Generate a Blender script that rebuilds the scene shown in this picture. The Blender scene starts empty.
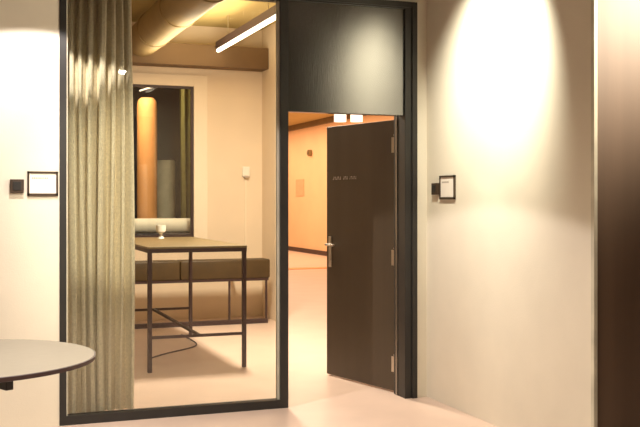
import bpy, bmesh, math, random
from mathutils import Vector, Matrix
C = bpy.context.scene
COL = C.collection
R = math.radians
random.seed(3)

# ------------------------------------------------------------ camera, world, lights, exposure
cam_d = bpy.data.cameras.new('camera'); cam = bpy.data.objects.new('camera', cam_d); COL.objects.link(cam)
cam.location = (0, 0, 1.5); cam.rotation_euler = (R(90), 0, R(-20.5))
cam_d.sensor_width = 36; cam_d.lens = 54; cam_d.shift_y = -0.021
cam_d.clip_end = 200
C.camera = cam
C.view_settings.view_transform = 'Standard'; C.view_settings.look = 'None'
C.view_settings.gamma = 1; C.view_settings.use_curve_mapping = False
C.view_settings.exposure = 0.0
w = bpy.data.worlds.new('world'); C.world = w; w.use_nodes = True
w.node_tree.nodes['Background'].inputs[0].default_value = (1, .8, .6, 1)
w.node_tree.nodes['Background'].inputs[1].default_value = 0.05

def area(name, loc, size, energy, color, rot=(0, 0, 0), sy=None, spread=180):
    d = bpy.data.lights.new(name, 'AREA'); d.energy = energy; d.color = color; d.size = size; d.spread = R(spread)
    if sy: d.shape = 'RECTANGLE'; d.size_y = sy
    o = bpy.data.objects.new(name, d); o.location = loc; o.rotation_euler = rot; COL.objects.link(o)
def spot(name, loc, target, angle, blend, energy, color, radius=.03):
    d = bpy.data.lights.new(name, 'SPOT'); d.energy = energy; d.color = color
    d.spot_size = R(angle); d.spot_blend = blend; d.shadow_soft_size = radius
    o = bpy.data.objects.new(name, d); o.location = loc
    o.rotation_euler = (Vector(target) - Vector(loc)).to_track_quat('-Z', 'Y').to_euler(); COL.objects.link(o)

WARM = (1, .83, .60)
area('lobby_ceiling_light', (0.9, 3.0, 3.25), 2.2, 72, (1, .88, .70), sy=2.2, spread=120)
spot('added_fill_forward', (0.6, 2.6, 3.2), (1.0, 5.6, .75), 54, 1.0, 260, (1, .88, .74), radius=.12)  # added fill spot, unseen, brightening the curtain and the room through the glass
spot('added_spot_curtain', (1.0, 4.2, 3.2), (1.15, 6.8, 1.3), 38, .8, 290, (1, .90, .72), radius=.06)  # extra spot added only to brighten the lower curtain from the lobby side
spot('spot_left_wall', (0.47, 5.60, 3.2), (0.47, 5.60, 0), 119, .06, 215, (1, .90, .84))
spot('spot_right_wall', (2.55, 5.25, 3.2), (3.33, 5.55, 2.4), 78, .95, 400, (1, .95, .77))
spot('spot_dark_panel', (4.35, 3.5, 2.95), (3.70, 4.55, 2.7), 90, .9, 480, (1, .86, .66), radius=.2)
area('meeting_room_light', (2.55, 9.0, 3.3), .3, 210, (1, .86, .68), sy=.6)
area('meeting_room_uplight', (2.5, 10.2, 3.05), .9, 50, (1, .84, .60), rot=(R(180), 0, 0), sy=2.2)
area('hall_light', (6.0, 14, 3.6), 2.5, 170, (1, .78, .62), sy=9)
area('far_hall_light', (7.2, 24, 3.6), 2.5, 330, (1, .70, .45), sy=9)
area('added_light_store_room', (2.0, 12.35, 3.3), .5, 45, (1, .76, .50), rot=(R(25), 0, 0))  # unseen lamp added to light the columns and the bolster

# ------------------------------------------------------------ materials
def mat(name, col, rough=.6, metal=0, spec=.5, noise=0, nscale=8, bump=0, bscale=60, stretch=None, emit=None, estr=0, coat=0, ior=1.5):
    m = bpy.data.materials.new(name); m.use_nodes = True
    nt = m.node_tree; b = nt.nodes['Principled BSDF']
    b.inputs['Base Color'].default_value = (*col, 1); b.inputs['Roughness'].default_value = rough
    b.inputs['Metallic'].default_value = metal; b.inputs['Specular IOR Level'].default_value = spec
    b.inputs['Coat Weight'].default_value = coat; b.inputs['IOR'].default_value = ior
    tc = nt.nodes.new('ShaderNodeTexCoord'); mp = nt.nodes.new('ShaderNodeMapping')
    if stretch: mp.inputs['Scale'].default_value = stretch
    nt.links.new(tc.outputs['Object'], mp.inputs[0])
    if noise:
        n = nt.nodes.new('ShaderNodeTexNoise'); n.inputs['Scale'].default_value = nscale; n.inputs['Detail'].default_value = 5
        nt.links.new(mp.outputs[0], n.inputs['Vector'])
        r = nt.nodes.new('ShaderNodeValToRGB')
        r.color_ramp.elements[0].position = .3; r.color_ramp.elements[1].position = .7
        r.color_ramp.elements[0].color = (*[c * (1 - noise) for c in col], 1)
        r.color_ramp.elements[1].color = (*[min(1, c * (1 + noise)) for c in col], 1)
        nt.links.new(n.outputs['Fac'], r.inputs[0]); nt.links.new(r.outputs[0], b.inputs['Base Color'])
    if bump:
        n2 = nt.nodes.new('ShaderNodeTexNoise'); n2.inputs['Scale'].default_value = bscale
        nt.links.new(mp.outputs[0], n2.inputs['Vector'])
        bp = nt.nodes.new('ShaderNodeBump'); bp.inputs['Strength'].default_value = bump; bp.inputs['Distance'].default_value = .01
        nt.links.new(n2.outputs['Fac'], bp.inputs['Height']); nt.links.new(bp.outputs[0], b.inputs['Normal'])
    if emit:
        b.inputs['Emission Color'].default_value = (*emit, 1); b.inputs['Emission Strength'].default_value = estr
    return m
def glass_mat(name, tint=(.97, .98, .95)):
    m = bpy.data.materials.new(name); m.use_nodes = True; nt = m.node_tree; nt.nodes.clear()
    out = nt.nodes.new('ShaderNodeOutputMaterial'); mx = nt.nodes.new('ShaderNodeMixShader')
    tr = nt.nodes.new('ShaderNodeBsdfTransparent'); tr.inputs[0].default_value = (*tint, 1)
    gl = nt.nodes.new('ShaderNodeBsdfGlossy'); gl.inputs['Roughness'].default_value = 0.0
    fr = nt.nodes.new('ShaderNodeFresnel'); fr.inputs[0].default_value = 1.5
    nt.links.new(fr.outputs[0], mx.inputs[0]); nt.links.new(tr.outputs[0], mx.inputs[1]); nt.links.new(gl.outputs[0], mx.inputs[2])
    nt.links.new(mx.outputs[0], out.inputs[0]); return m
M = dict(
    plaster=mat('plaster', (.76, .70, .58), .85, noise=.03, nscale=3, bump=.08, bscale=120),
    plaster_in=mat('plaster_in', (.80, .66, .50), .85, noise=.03, nscale=3),
    casing=mat('casing', (.86, .74, .58), .6, noise=.02),
    peach=mat('peach_wall', (.88, .60, .36), .8, noise=.04, nscale=1.5),
    ceil=mat('ceiling_paint', (.50, .38, .15), .9, noise=.08, nscale=1.2),
    ceil_l=mat('lobby_ceiling_paint', (.12, .09, .06), .9, noise=.03),
    floor=mat('pale_floor', (.68, .52, .43), .38, noise=.05, nscale=2.5, spec=.4, bump=.03, bscale=30),
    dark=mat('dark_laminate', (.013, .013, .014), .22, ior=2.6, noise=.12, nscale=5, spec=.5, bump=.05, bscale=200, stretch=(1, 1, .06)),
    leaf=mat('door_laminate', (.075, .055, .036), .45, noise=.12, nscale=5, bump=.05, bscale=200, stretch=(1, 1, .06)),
    brown=mat('brown_laminate', (.14, .088, .055), .58, ior=1.6, noise=.15, nscale=6, bump=.04, bscale=200, stretch=(1, 1, .05)),
    frame=mat('black_steel', (.022, .020, .018), .45, spec=.5, noise=.1),
    steel=mat('brushed_steel', (.62, .58, .52), .32, metal=1, noise=.06, nscale=40),
    ttop=mat('round_top', (.31, .275, .22), .5, noise=.05, nscale=12, stretch=(1, 6, 1)),
    wtop=mat('oak_top', (.17, .12, .055), .45, noise=.15, nscale=10, stretch=(8, 1, 1)),
    leg=mat('dark_metal_leg', (.045, .022, .022), .5, noise=.08),
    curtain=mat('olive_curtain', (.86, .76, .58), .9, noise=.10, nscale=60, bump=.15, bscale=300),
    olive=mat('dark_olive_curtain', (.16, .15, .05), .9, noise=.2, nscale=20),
    bench=mat('brown_leather', (.07, .042, .014), .5, noise=.15, nscale=9, bump=.1, bscale=90),
    paper=mat('white_card', (.86, .80, .72), .6, noise=.02),
    ink=mat('grey_ink', (.45, .38, .33), .7, noise=.05),
    letter=mat('pale_lettering', (.55, .48, .42), .6, noise=.05),
    darkplastic=mat('brown_plastic', (.055, .035, .022), .4, noise=.08),
    terracotta=mat('terracotta', (.75, .36, .14), .6, noise=.12, nscale=4),
    stone=mat('stone_column', (.60, .56, .44), .7, noise=.15, nscale=6),
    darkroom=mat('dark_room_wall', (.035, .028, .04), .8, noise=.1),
    duct=mat('brown_duct', (.26, .18, .075), .6, noise=.12, nscale=5),
    beam=mat('bulkhead_paint', (.17, .10, .045), .7, noise=.1, nscale=3),
    white=mat('white_plastic', (.86, .82, .74), .4, noise=.01),
    lamp=mat('lit_diffuser', (.9, .85, .75), .5, emit=(1, .86, .68), estr=4.0),
    lamp2=mat('lit_pendant', (.9, .85, .75), .5, emit=(1, .76, .62), estr=1.3),
    rod=mat('lit_thin_tube', (.9, .85, .75), .5, emit=(1, .9, .85), estr=.9),
    bulb=mat('lit_bulb', (1, .95, .85), .5, emit=(1, .92, .72), estr=90),
    notice=mat('tan_notice', (.70, .44, .25), .8, noise=.05),
    glass=glass_mat('clear_glass'),
)

# ------------------------------------------------------------ helpers
def bm_new(): return bmesh.new()
def add_box(bm, x0, x1, y0, y1, z0, z1, bev=0):
    r = bmesh.ops.create_cube(bm, size=1)
    vs = r['verts']
    for v in vs:
        v.co.x = x0 + (v.co.x + .5) * (x1 - x0); v.co.y = y0 + (v.co.y + .5) * (y1 - y0); v.co.z = z0 + (v.co.z + .5) * (z1 - z0)
    if bev:
        es = list({e for v in vs for e in v.link_edges})
        bmesh.ops.bevel(bm, geom=es, offset=bev, segments=3, profile=.5, affect='EDGES')
def add_cyl(bm, p0, p1, r0, r1=None, seg=20):
    p0 = Vector(p0); p1 = Vector(p1); r1 = r0 if r1 is None else r1
    d = p1 - p0
    mt = Matrix.Translation((p0 + p1) / 2) @ d.to_track_quat('Z', 'Y').to_matrix().to_4x4()
    bmesh.ops.create_cone(bm, cap_ends=True, segments=seg, radius1=r0, radius2=r1, depth=d.length, matrix=mt)
def add_lathe(bm, prof, cx=0, cy=0, seg=40):
    rings = []
    for r, z in prof:
        if r < 1e-5: rings.append([bm.verts.new((cx, cy, z))])
        else: rings.append([bm.verts.new((cx + r * math.cos(2 * math.pi * i / seg), cy + r * math.sin(2 * math.pi * i / seg), z)) for i in range(seg)])
    for a, b in zip(rings, rings[1:]):
        for i in range(seg):
            j = (i + 1) % seg
            if len(a) == 1 and len(b) == 1: continue
            if len(a) == 1: bm.faces.new((a[0], b[i], b[j]))
            elif len(b) == 1: bm.faces.new((a[i], a[j], b[0]))
            else: bm.faces.new((a[i], a[j], b[j], b[i]))
def add_tube(bm, pts, r, seg=10):
    pts = [Vector(p) for p in pts]; rings = []
    for i, p in enumerate(pts):
        t = (pts[min(i + 1, len(pts) - 1)] - pts[max(i - 1, 0)]).normalized()
        up = Vector((0, 0, 1)) if abs(t.z) < .95 else Vector((1, 0, 0))
        a = t.cross(up).normalized(); b = a.cross(t)
        rings.append([bm.verts.new(p + r * (math.cos(2 * math.pi * k / seg) * a + math.sin(2 * math.pi * k / seg) * b)) for k in range(seg)])
    for a, b in zip(rings, rings[1:]):
        for k in range(seg): bm.faces.new((a[k], a[(k + 1) % seg], b[(k + 1) % seg], b[k]))
    bm.faces.new(rings[0]); bm.faces.new(rings[-1])
def obj(name, bm, m, parent=None, smooth=False, local=False):
    bmesh.ops.recalc_face_normals(bm, faces=bm.faces[:])
    me = bpy.data.meshes.new(name); bm.to_mesh(me); bm.free()
    me.materials.append(m)
    o = bpy.data.objects.new(name, me); COL.objects.link(o)
    if smooth:
        for p in me.polygons: p.use_smooth = True
        try: me.set_sharp_from_angle(angle=R(40))
        except Exception: pass
    if parent:
        o.parent = parent
        if not local:      # vertices given in world space
            mw = Matrix.Translation(parent_world(parent)) if not parent.get('_rot') else parent_mat(parent)
            me.transform(mw.inverted())
    return o
def parent_world(p):
    v = Vector(p.location)
    while p.parent: p = p.parent; v += Vector(p.location)
    return v
def parent_mat(p): return p.matrix_basis
def thing(name, label, cat, loc=(0, 0, 0), group=None, kind=None):
    o = bpy.data.objects.new(name, None); COL.objects.link(o); o.location = loc; o.empty_display_size = .1
    o['label'] = label; o['category'] = cat
    if group: o['group'] = group
    if kind: o['kind'] = kind
    return o
def tag(o, label, cat, group=None, kind=None):
    o['label'] = label; o['category'] = cat
    if group: o['group'] = group
    if kind: o['kind'] = kind
    return o
def boxes(*bs, bev=0):
    bm = bm_new()
    for b in bs: add_box(bm, *b, bev=bev)
    return bm
def struct(name, bm, m, label, cat):
    return tag(obj(name, bm, m), label, cat, kind='structure')

# ------------------------------------------------------------ room shell
XW = 3.33      # plane of the right lobby wall
struct('floor', boxes((-3.2, 9.4, -2.7, 30.2, -.1, 0)), M['floor'], 'pale pinkish smooth floor running through lobby and room', 'floor')
struct('ceiling', boxes((-3.2, 9.4, 6.68, 30.2, 3.7, 3.8)), M['ceil'], 'golden brown open ceiling above the glazed room and hall', 'ceiling')
struct('ceiling_lobby', boxes((-3.2, 5.2, -2.7, 6.68, 3.3, 3.8)), M['ceil_l'], 'dark brown ceiling over the lobby', 'ceiling')
struct('wall_front', boxes((-3.0, .612, 6.58, 6.78, 0, 3.7), (.612, 3.225, 6.58, 6.78, 2.985, 3.7), (3.225, XW, 6.58, 6.78, 0, 3.7)),
       M['plaster'], 'cream plaster wall around the glazing and the dark door', 'wall')
struct('wall_right', boxes((XW, XW + .2, 4.525, 6.78, 0, 3.7)), M['plaster'], 'cream plaster wall lit by a spotlight, right of the door', 'wall')
struct('wall_panelled', boxes((XW + .012, 5.2, 4.51, 4.66, 0, 3.3)), M['brown'], 'dark brown laminate wall panel at the right edge', 'wall')
struct('trim_1', boxes((XW - .012, XW + .012, 4.495, 4.525, 0, 3.3), bev=.002), M['stone'], 'thin pale corner strip between cream wall and brown panel', 'trim')
struct('wall_left', boxes((-3.2, -3.0, -2.7, 12.0, 0, 3.7)), M['plaster'], 'plaster wall closing lobby on the left', 'wall')
struct('wall_behind', boxes((-3.2, 5.2, -2.9, -2.7, 0, 3.3)), M['brown'], 'dark brown laminate wall behind the viewer', 'wall')  # unseen wall coloured dark so transom panel and glass reflect less
struct('wall_lobby_side', boxes((5.2, 5.4, -2.9, 4.6, 0, 3.3)), M['brown'], 'dark brown laminate wall closing the lobby on the right', 'wall')  # unseen too, dark for the same reflections
# back wall of the glazed room with the opening of the inner window (x 1.9..2.73, z 1.02..2.98)
WX0, WX1, WZ0, WZ1 = 1.86, 2.745, 1.02, 2.93
struct('wall_back', boxes((-3.0, WX0, 11.9, 12.05, 0, 3.7), (WX1, 3.75, 11.9, 12.05, 0, 3.7), (WX0, WX1, 11.9, 12.05, 0, WZ0), (WX0, WX1, 11.9, 12.05, WZ1, 3.7),
       (3.65, 3.75, 11.34, 11.9, 0, 3.7)), M['plaster_in'], 'beige back wall of glazed room with inner window', 'wall')
struct('wall_hall', boxes((3.69, 3.79, 12.05, 30, 0, 3.7)), M['plaster_in'], 'wall closing the hall on the left', 'wall')
struct('wall_hall_far', boxes((9.2, 9.4, 6.6, 30, 0, 3.7)), M['peach'], 'orange lit far hall wall seen through the open door', 'wall')
struct('wall_hall_end', boxes((3.69, 9.4, 30, 30.2, 0, 3.7)), M['peach'], 'end wall of the hall', 'wall')
struct('wall_hall_front', boxes((XW + .2, 9.2, 6.6, 6.78, 0, 3.7)), M['plaster_in'], 'wall of the hall behind the lobby', 'wall')
struct('baseboard_hall', boxes((9.17, 9.2, 6.8, 30, 0, .12)), M['leg'], 'dark brown baseboard at foot of the far orange wall', 'baseboard')
struct('trim_2', boxes((9.12, 9.2, 6.8, 30, 3.55, 3.7)), M['wtop'], 'brown cornice along top of the far orange wall', 'trim')
struct('trim_3', boxes((-3.0, 3.65, 11.62, 11.9, 3.16, 3.42)), M['beam'], 'brown bulkhead beam along back wall above the inner window', 'beam')
# dark store room behind the inner window
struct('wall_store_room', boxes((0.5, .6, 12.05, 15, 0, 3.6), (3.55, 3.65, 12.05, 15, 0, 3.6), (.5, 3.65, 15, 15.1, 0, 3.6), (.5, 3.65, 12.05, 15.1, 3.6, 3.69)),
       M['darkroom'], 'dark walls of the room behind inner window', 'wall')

# ------------------------------------------------------------ glazed partition
GX0, GX1, GT = .612, 2.215, 2.985
win = thing('window_1', 'tall black framed glass partition left of the dark door', 'window', (GX0, 6.6, 0), kind='structure')
obj('window_frame', boxes((GX0, GX0 + .045, 6.575, 6.655, 0, GT), (GX1 - .06, GX1, 6.575, 6.655, 0, GT),
                          (GX0 + .045, GX1 - .06, 6.575, 6.655, 0, .06), (GX0 + .045, GX1 - .06, 6.575, 6.655, GT - .05, GT)), M['frame'], win)
obj('glazing_bead', boxes((GX1 - .075, GX1 - .06, 6.60, 6.64, .06, GT - .05), (GX0 + .045, GX0 + .055, 6.60, 6.64, .06, GT - .05)), M['stone'], win)
obj('glass_pane', boxes((GX0 + .055, GX1 - .075, 6.615, 6.625, .06, GT - .05)), M['glass'], win)

# ------------------------------------------------------------ door
DX0, DX1, DZ = GX1, 3.225, 2.14
door = thing('door_1', 'dark door standing open under tall dark panel', 'door', (DX0, 6.6, 0), kind='structure')
obj('door_frame', boxes((DX1 - .085, DX1, 6.565, 6.765, 0, GT), (DX0, DX1 - .085, 6.565, 6.79, GT - .04, GT), (DX1 - .03, DX1 + .012, 6.55, 6.565, 0, GT + .012),
                        (DX0, DX1 - .03, 6.55, 6.565, GT - .03, GT + .012), bev=.002), M['frame'], door)
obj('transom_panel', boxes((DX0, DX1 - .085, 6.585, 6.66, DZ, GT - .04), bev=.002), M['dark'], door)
# leaf in its own frame: local x runs from hinge to the free edge, local y is thickness
HX, HY = 3.185, 6.80
ang = math.atan2(.905, -.224)
lm = Matrix.Translation((HX, HY, 0)) @ Matrix.Rotation(ang, 4, 'Z')
leaf = obj('door_leaf', boxes((0, .93, -.022, .022, 0.012, 2.125), bev=.002), M['leaf'], door, local=True)
leaf.matrix_basis = Matrix.Translation((-DX0, -6.6, 0)) @ lm
def leafpart(name, bm, m, smooth=True, label=None):
    o = obj(name, bm, m, leaf, smooth=smooth, local=True)
    if label: o['label'] = label
    return o
# face seen by the camera is local +y
SY = 1
def ybox(x0, x1, d0, d1, z0, z1): return (x0, x1, min(SY * d0, SY * d1), max(SY * d0, SY * d1), z0, z1)
leafpart('handle_plate', boxes(ybox(.855, .895, .022, .029, .93, 1.19), bev=.002), M['steel'], label='tall steel plate behind the door lever')
bm = bm_new(); add_cyl(bm, (.875, SY * .027, 1.12), (.875, SY * .075, 1.12), .010); add_cyl(bm, (.883, SY * .07, 1.12), (.76, SY * .07, 1.12), .009); add_cyl(bm, (.875, SY * .027, .99), (.875, SY * .036, .99), .012)
leafpart('door_handle', bm, M['steel'], label='steel lever handle')
bm = bm_new(); x = .84; random.seed(5)
for k in range(15):          # faint, unreadable lettering
    wd = random.choice((.012, .016, .020))
    if k not in (5, 9):
        add_box(bm, x - wd, x - wd * .68, *((.022, .0232) if SY > 0 else (-.0232, -.022)), 1.672, 1.698)
        add_box(bm, x - wd, x - .003, *((.022, .0232) if SY > 0 else (-.0232, -.022)), 1.69 if k % 2 else 1.672, 1.698 if k % 2 else 1.680)
    x -= wd + .006
leafpart('lettering', bm, M['letter'], False, label='row of small pale lettering')
for z in (.22, 1.05, 1.93):
    bm = bm_new(); add_cyl(bm, (-.012, SY * .030, z - .07), (-.012, SY * .030, z + .07), .010); add_box(bm, -.012, .04, SY * .022 if SY > 0 else -.026, .026 if SY > 0 else -.022, z - .06, z + .06)
    add_cyl(bm, (-.012, SY * .030, z + .07), (-.012, SY * .030, z + .08), .013)
    leafpart('hinge', bm, M['steel'])
obj('edge_seal', boxes((DX1 - .093, DX1 - .085, 6.70, 6.712, 0, DZ)), M['steel'], door)

# ------------------------------------------------------------ inner window in the back wall
iw = thing('window_2', 'inner window with pale casing looking into a dark room', 'window', (WX0, 11.9, WZ0), kind='structure')
cw = .175
obj('window_casing', boxes((WX1, WX1 + cw, 11.87, 11.9, WZ0 - .02, WZ1 + .14), (WX0 - cw, WX0, 11.87, 11.9, WZ0 - .02, WZ1 + .14), (WX0, WX1, 11.87, 11.9, WZ1, WZ1 + .14), bev=.004), M['casing'], iw)
obj('window_frame', boxes((WX1 - .03, WX1, 11.9, 11.95, WZ0, WZ1), (WX0, WX0 + .03, 11.9, 11.95, WZ0, WZ1), (WX0 + .03, WX1 - .03, 11.9, 11.95, WZ0, WZ0 + .04), (WX0 + .03, WX1 - .03, 11.9, 11.95, WZ1 - .03, WZ1)), M['leg'], iw)
obj('glass_pane', boxes((WX0 + .03, WX1 - .03, 11.92, 11.926, WZ0 + .04, WZ1 - .03)), M['glass'], iw)
bm = bm_new(); add_cyl(bm, (.7, 12.3, 1.17), (3.5, 12.3, 1.17), .095, seg=24)
tag(obj('bolster_cushion', bm, M['paper'], smooth=True), 'long cream bolster lying low behind the inner window', 'cushion')
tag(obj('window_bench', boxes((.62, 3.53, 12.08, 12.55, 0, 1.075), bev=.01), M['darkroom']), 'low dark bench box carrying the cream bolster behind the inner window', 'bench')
bm = bm_new(); add_lathe(bm, [(0, 0), (.13, 0), (.135, .3), (.135, 2.75), (.125, 2.84), (.09, 2.88), (0, 2.89)], 2.36, 13.0, 32)
tag(obj('round_column', bm, M['terracotta'], smooth=True), 'tall orange round column behind the inner window', 'column')
bm = bm_new(); add_lathe(bm, [(0, 0), (.13, 0), (.13, 2.05), (.12, 2.07), (0, 2.07)], 2.76, 13.7, 32)
tag(obj('stone_column', bm, M['stone'], smooth=True), 'shorter greyish column right of the tall orange one', 'column')
def curtain_bm(x0, x1, y, z0, z1, folds, amp, th=.004, flare=0):
    bm = bm_new(); n = folds * 14; nz = 24; front = []; back = []
    rnd = [random.uniform(.7, 1.25) for _ in range(folds + 2)]; ph = [random.uniform(-.5, .5) for _ in range(folds + 2)]
    for j in range(nz + 1):
        z = z0 + (z1 - z0) * j / nz; rf = []; rb = []
        for i in range(n + 1):
            t = i / n; k = int(t * folds); a = amp * (rnd[k] * (1 - (t * folds - k)) + rnd[k + 1] * (t * folds - k))
            hang = 1 - .25 * (j / nz)
            s = math.sin(t * folds * 2 * math.pi + .35 * math.sin(z * 1.1 + k) + ph[k] * 0)
            xx = x0 + (x1 - x0) * t + .012 * math.sin(z * 1.3 + t * 7) + flare * (1 - j / nz) * (t - .3)
            xx += .35 * a * math.sin(2 * (t * folds * 2 * math.pi))
            rf.append(bm.verts.new((xx, y + a * s * hang, z))); rb.append(bm.verts.new((xx, y + a * s * hang + th, z)))
        front.append(rf); back.append(rb)
    for j in range(nz):
        for i in range(n):
            bm.faces.new((front[j][i], front[j][i + 1], front[j + 1][i + 1], front[j + 1][i]))
            bm.faces.new((back[j][i], back[j + 1][i], back[j + 1][i + 1], back[j][i + 1]))
        for s_ in (0, n):
            bm.faces.new((front[j][s_], front[j + 1][s_], back[j + 1][s_], back[j][s_]))
    for i in range(n):
        for j in (0, nz): bm.faces.new((front[j][i], back[j][i], back[j][i + 1], front[j][i + 1]))
    return bm
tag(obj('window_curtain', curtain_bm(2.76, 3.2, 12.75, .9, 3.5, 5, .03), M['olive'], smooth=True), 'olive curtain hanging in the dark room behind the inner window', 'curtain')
bm = bm_new(); add_cyl(bm, (2.30, 13.2, 3.0), (2.44, 12.65, 3.02), .012)
t_ = tag(obj('tube_lamp', bm, M['rod'], smooth=True), 'short thin tube lamp above the orange column', 'lamp')

# ------------------------------------------------------------ curtain behind the glazing
ct = thing('curtain', 'long olive grey curtain gathered behind glass at its left', 'curtain', (.72, 6.8, 0))
obj('curtain_cloth', curtain_bm(.66, 1.13, 6.80, .03, 3.52, 7, .075), M['curtain'], ct, smooth=True)
obj('curtain_rail', boxes((.66, 3.1, 6.83, 6.86, 3.54, 3.58)), M['white'], ct)
for k in range(8):
    bm = bm_new(); add_cyl(bm, (.73 + k * .054, 6.845, 3.50), (.73 + k * .054, 6.845, 3.545), .006, seg=8)
    obj('glider', bm, M['white'], ct)

# ------------------------------------------------------------ high table in the glazed room
TX0, TX1, TY0, TY1, TH = 1.535, 2.385, 8.33, 10.48, 1.08
ht = thing('high_table', 'long bar height table with thin dark legs behind glass', 'table', (1.97, 9.4, 0))
obj('tabletop', boxes((TX0 - .02, TX1 + .02, TY0 - .03, TY1 + .03, TH - .006, TH + .012), bev=.003), M['wtop'], ht)
obj('top_frame', boxes((TX0 - .018, TX1 + .018, TY0 - .028, TY0 + .005, TH - .04, TH - .006), (TX0 - .018, TX1 + .018, TY1 - .005, TY1 + .028, TH - .04, TH - .006),
                       (TX0 - .018, TX0 + .012, TY0 + .005, TY1 - .005, TH - .04, TH - .006), (TX1 - .012, TX1 + .018, TY0 + .005, TY1 - .005, TH - .04, TH - .006)), M['leg'], ht)
for x in (TX0, TX1):
    for y in (TY0, TY1):
        obj('leg', boxes((x - .018, x + .018, y - .018, y + .018, 0, TH - .04), bev=.002), M['leg'], ht)
for y in (TY0, TY1):
    obj('foot_rail', boxes((TX0 + .018, TX1 - .018, y - .012, y + .012, .29, .315)), M['leg'], ht)
obj('stretcher', boxes((1.963, 1.987, TY0 + .012, TY1 - .012, .29, .315)), M['leg'], ht)
cup = thing('candle_holder', 'small white cup standing at far end of high table', 'cup', (1.99, 10.15, TH + .012))
bm = bm_new(); add_lathe(bm, [(0, 0), (.035, 0), (.03, .012), (.012, .03), (.014, .05), (.05, .075), (.055, .14), (.049, .14), (.044, .08), (0, .075)])
obj('cup_body', bm, M['white'], cup, smooth=True, local=True)

# ------------------------------------------------------------ upholstered bench along the back wall
bn = thing('upholstered_bench', 'long brown padded bench along back wall behind the high table', 'bench', (2.3, 11.4, 0))
bx0, bx1, by0, by1 = .2, 3.54, 11.2, 11.47
for k in range(3):
    a = bx0 + (bx1 - bx0) * k / 3; b = bx0 + (bx1 - bx0) * (k + 1) / 3
    obj('seat_cushion', boxes((a + .002, b - .002, by0, by1, .55, .78), bev=.018), M['bench'], bn, smooth=True)
obj('bench_frame', boxes((bx0 + .02, bx1 - .02, by0 + .01, by0 + .04, .52, .55), (bx0 + .02, bx1 - .02, by1 - .04, by1 - .01, .52, .55)), M['leg'], bn)
for x in (bx0 + .05, 1.6, 3.03, bx1 - .045):
    for y in (by0 + .025,):
        obj('leg', boxes((x - .011, x + .011, y - .011, y + .011, 0.03, .52)), M['leg'], bn)
obj('base_rail', boxes((bx0, bx1 - .03, by0 + .0, by0 + .05, 0.0, .055), bev=.004), M['leg'], bn)
for x in (.6, 1.9, 3.2):
    obj('wall_bracket', boxes((x - .02, x + .02, by1, 11.9, .6, .64)), M['leg'], bn)

# wall device, cable
wd = thing('wall_sensor', 'small white device with thin cable duct on beige back wall', 'wall device', (3.42, 11.9, 1.8))
obj('housing', boxes((3.375, 3.475, 11.85, 11.9, 1.80, 1.93), bev=.012), M['white'], wd, smooth=True)
obj('sensor_lens', boxes((3.395, 3.455, 11.84, 11.87, 1.785, 1.812), bev=.004), M['ink'], wd)
obj('cable_duct', boxes((3.416, 3.434, 11.888, 11.9, .0, 1.78)), M['casing'], wd)
bm = bm_new(); pts = []
for k in range(40):
    t = k / 39; a = t * 5.0
    pts.append((1.78 + .55 * t - .13 * math.cos(a), 9.0 + 1.7 * t * t + .18 * math.sin(a), .008))
add_tube(bm, pts, .007)
tag(obj('power_cable', bm, M['leg'], smooth=True), 'dark cable curling on the floor under the high table', 'cable')

# ceiling items
bm = bm_new(); add_cyl(bm, (2.05, 7.0, 3.43), (2.05, 11.62, 3.43), .2, seg=32)
for y in (8.2, 9.5, 10.8): add_cyl(bm, (2.05, y - .03, 3.43), (2.05, y + .03, 3.43), .21, seg=32)
for y in (8.4, 10.4): add_box(bm, 2.04, 2.06, y - .01, y + .01, 3.6, 3.7)
tag(obj('air_duct', bm, M['duct'], smooth=True), 'round brown air duct under the ceiling of the glazed room', 'duct')
ll = thing('linear_light', 'long lit linear lamp under ceiling, right in the glazed room', 'lamp', (2.98, 9.5, 3.4))
obj('lamp_housing', boxes((2.955, 3.005, 7.4, 11.6, 3.37, 3.46)), M['leg'], ll)
obj('diffuser', boxes((2.96, 3.0, 7.42, 11.58, 3.33, 3.37), bev=.008), M['lamp'], ll)
for y in (7.9, 9.5, 11.1):
    bm = bm_new(); add_cyl(bm, (2.98, y, 3.46), (2.98, y, 3.7), .006, seg=8); obj('hanger', bm, M['steel'], ll)

# pendant lamps in the hall seen above the open door
def pendant(x, y, label):
    p = thing('pendant_lamp', label, 'lamp', (x, y, 2.72), group='pendant lamps in the hall above the open door')
    bm = bm_new(); add_lathe(bm, [(0, .03), (.05, 0), (.095, .0), (.095, .2), (.09, .21), (0, .22)]); obj('lamp_shade', bm, M['lamp2'], p, smooth=True, local=True)
    bm = bm_new(); add_cyl(bm, (0, 0, .22), (0, 0, 3.7 - 2.72), .008, seg=8); obj('cord', bm, M['frame'], p, local=True)
pendant(5.54, 13.92, 'left one of two lit drum pendants seen above the open door')
pendant(5.78, 13.83, 'right one of two lit drum pendants seen above the open door')
sm = thing('wall_speaker', 'small round brass coloured fitting high on the far orange wall', 'wall fitting', (9.2, 25.3, 2.82))
bm = bm_new(); add_cyl(bm, (9.1, 25.3, 2.82), (9.2, 25.3, 2.82), .09); obj('fitting_body', bm, M['duct'], sm, smooth=True)
bm = bm_new(); add_cyl(bm, (9.08, 25.3, 2.82), (9.11, 25.3, 2.82), .05); obj('fitting_face', bm, M['wtop'], sm, smooth=True)
tag(obj('wall_notice', boxes((9.185, 9.2, 25.9, 26.6, 1.62, 2.1)), M['notice']), 'faint tan notice low on the far orange wall', 'notice')
tag(obj('floor_strip', boxes((6.55, 8.4, 19.6, 20.0, 0, .012)), M['terracotta']), 'thin reddish strip lying on the hall floor', 'mat')  # flat reddish strip across part of the hall floor

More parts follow.
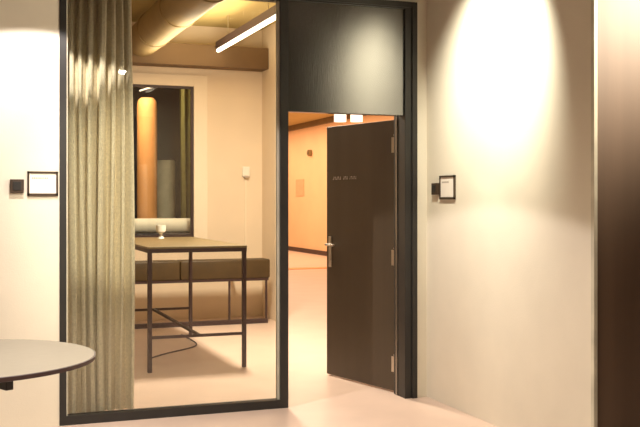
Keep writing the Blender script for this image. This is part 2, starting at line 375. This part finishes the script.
# ------------------------------------------------------------ door signs and switches
def room_sign(name, cx, cz, plane, wdt, hgt, label):
    s = thing(name, label, 'sign', (0, 0, 0), group=None)
    s.location = (cx, 6.58, cz) if plane == 'front' else (XW, cx, cz)
    def tr(bm):
        if plane == 'front': return bm
        bmesh.ops.rotate(bm, verts=bm.verts, cent=(0, 0, 0), matrix=Matrix.Rotation(R(-90), 3, 'Z')); return bm
    h, v, f = wdt / 2, hgt / 2, .013
    obj('sign_frame', tr(boxes((-h, h, -.014, 0, v - f, v), (-h, h, -.014, 0, -v, -v + f * 1.3), (-h, -h + f, -.014, 0, -v, v), (h - f, h, -.014, 0, -v, v))), M['darkplastic'], s, local=True)
    obj('sign_card', tr(boxes((-h + f, h - f, -.008, 0, -v + f, v - f))), M['paper'], s, local=True)
    bm = bm_new(); x = -h * .7
    for k in range(9):
        wk = (.007, .010, .008)[k % 3]; add_box(bm, x, x + wk, -.0088, -.008, v * .38, v * .38 + .011); x += wk + .0035
    obj('lettering', tr(bm), M['ink'], s, local=True)
room_sign('room_sign', .505, 1.608, 'front', .196, .162, 'white card sign in dark frame on left wall beside glass')
room_sign('room_sign', 6.235, 1.592, 'right', .23, .175, 'white card sign in dark frame on wall right of the door')
def switch(loc, plane, label):
    s = thing('wall_switch', label, 'switch', loc)
    def tr(bm):
        if plane == 'right': bmesh.ops.rotate(bm, verts=bm.verts, cent=(0, 0, 0), matrix=Matrix.Rotation(R(-90), 3, 'Z'))
        return bm
    obj('switch_body', tr(boxes((-.044, .044, -.026, 0, -.044, .044), bev=.004)), M['darkplastic'], s, local=True)
    obj('switch_rocker', tr(boxes((-.026, .026, -.031, -.026, -.028, .028), bev=.002)), M['frame'], s, local=True)
switch((.342, 6.58, 1.592), 'front', 'small square brown reader on left wall, left of card sign')
switch((XW, 6.41, 1.583), 'right', 'small square brown reader between dark door and card sign')

# ------------------------------------------------------------ round table
rt = thing('round_table', 'round pale top table with dark edge at left front', 'table', (.01, 4.87, 0))
bm = bm_new(); add_lathe(bm, [(0, .738), (.605, .738), (.607, .75), (0, .75)], seg=96); obj('tabletop', bm, M['ttop'], rt, local=True, smooth=True)
bm = bm_new(); add_lathe(bm, [(0, .726), (.60, .726), (.612, .729), (.614, .748), (.6075, .7502), (.6075, .738), (0, .738)], seg=96)
o = obj('edge_band', bm, M['leg'], rt, local=True, smooth=True); o['label'] = 'dark table edge'
bm = bm_new(); add_cyl(bm, (0, 0, .03), (0, 0, .70), .035); obj('pedestal', bm, M['frame'], rt, local=True, smooth=True)
bm = bm_new(); add_lathe(bm, [(0, 0), (.30, 0), (.30, .008), (.28, .016), (.05, .03), (0, .03)]); obj('base_plate', bm, M['frame'], rt, local=True, smooth=True)
for k in range(4):
    a = R(-64 + 90 * k); bm = boxes((.02, .44, -.018, .018, .655, .727), bev=.003)
    bmesh.ops.rotate(bm, verts=bm.verts, cent=(0, 0, 0), matrix=Matrix.Rotation(a, 3, 'Z')); obj('support_arm', bm, M['frame'], rt, local=True)

# lobby track lamp whose reflection shows in the glazing
tl = thing('track_lamp', 'small lit ceiling lamp over the lobby, mirrored in the glass', 'lamp', (1.9, 1.04, 3.1))
bm = bm_new(); add_lathe(bm, [(0, .0), (.03, -.012), (.045, .01), (.04, .05), (0, .06)]); obj('lamp_bulb', bm, M['bulb'], tl, smooth=True, local=True)
bm = bm_new(); add_lathe(bm, [(.042, .03), (.06, .04), (.06, .12), (.0, .13)]); obj('lamp_shade', bm, M['frame'], tl, smooth=True, local=True)
bm = bm_new(); add_cyl(bm, (0, 0, .13), (0, 0, .2), .01); obj('stem', bm, M['frame'], tl, local=True)
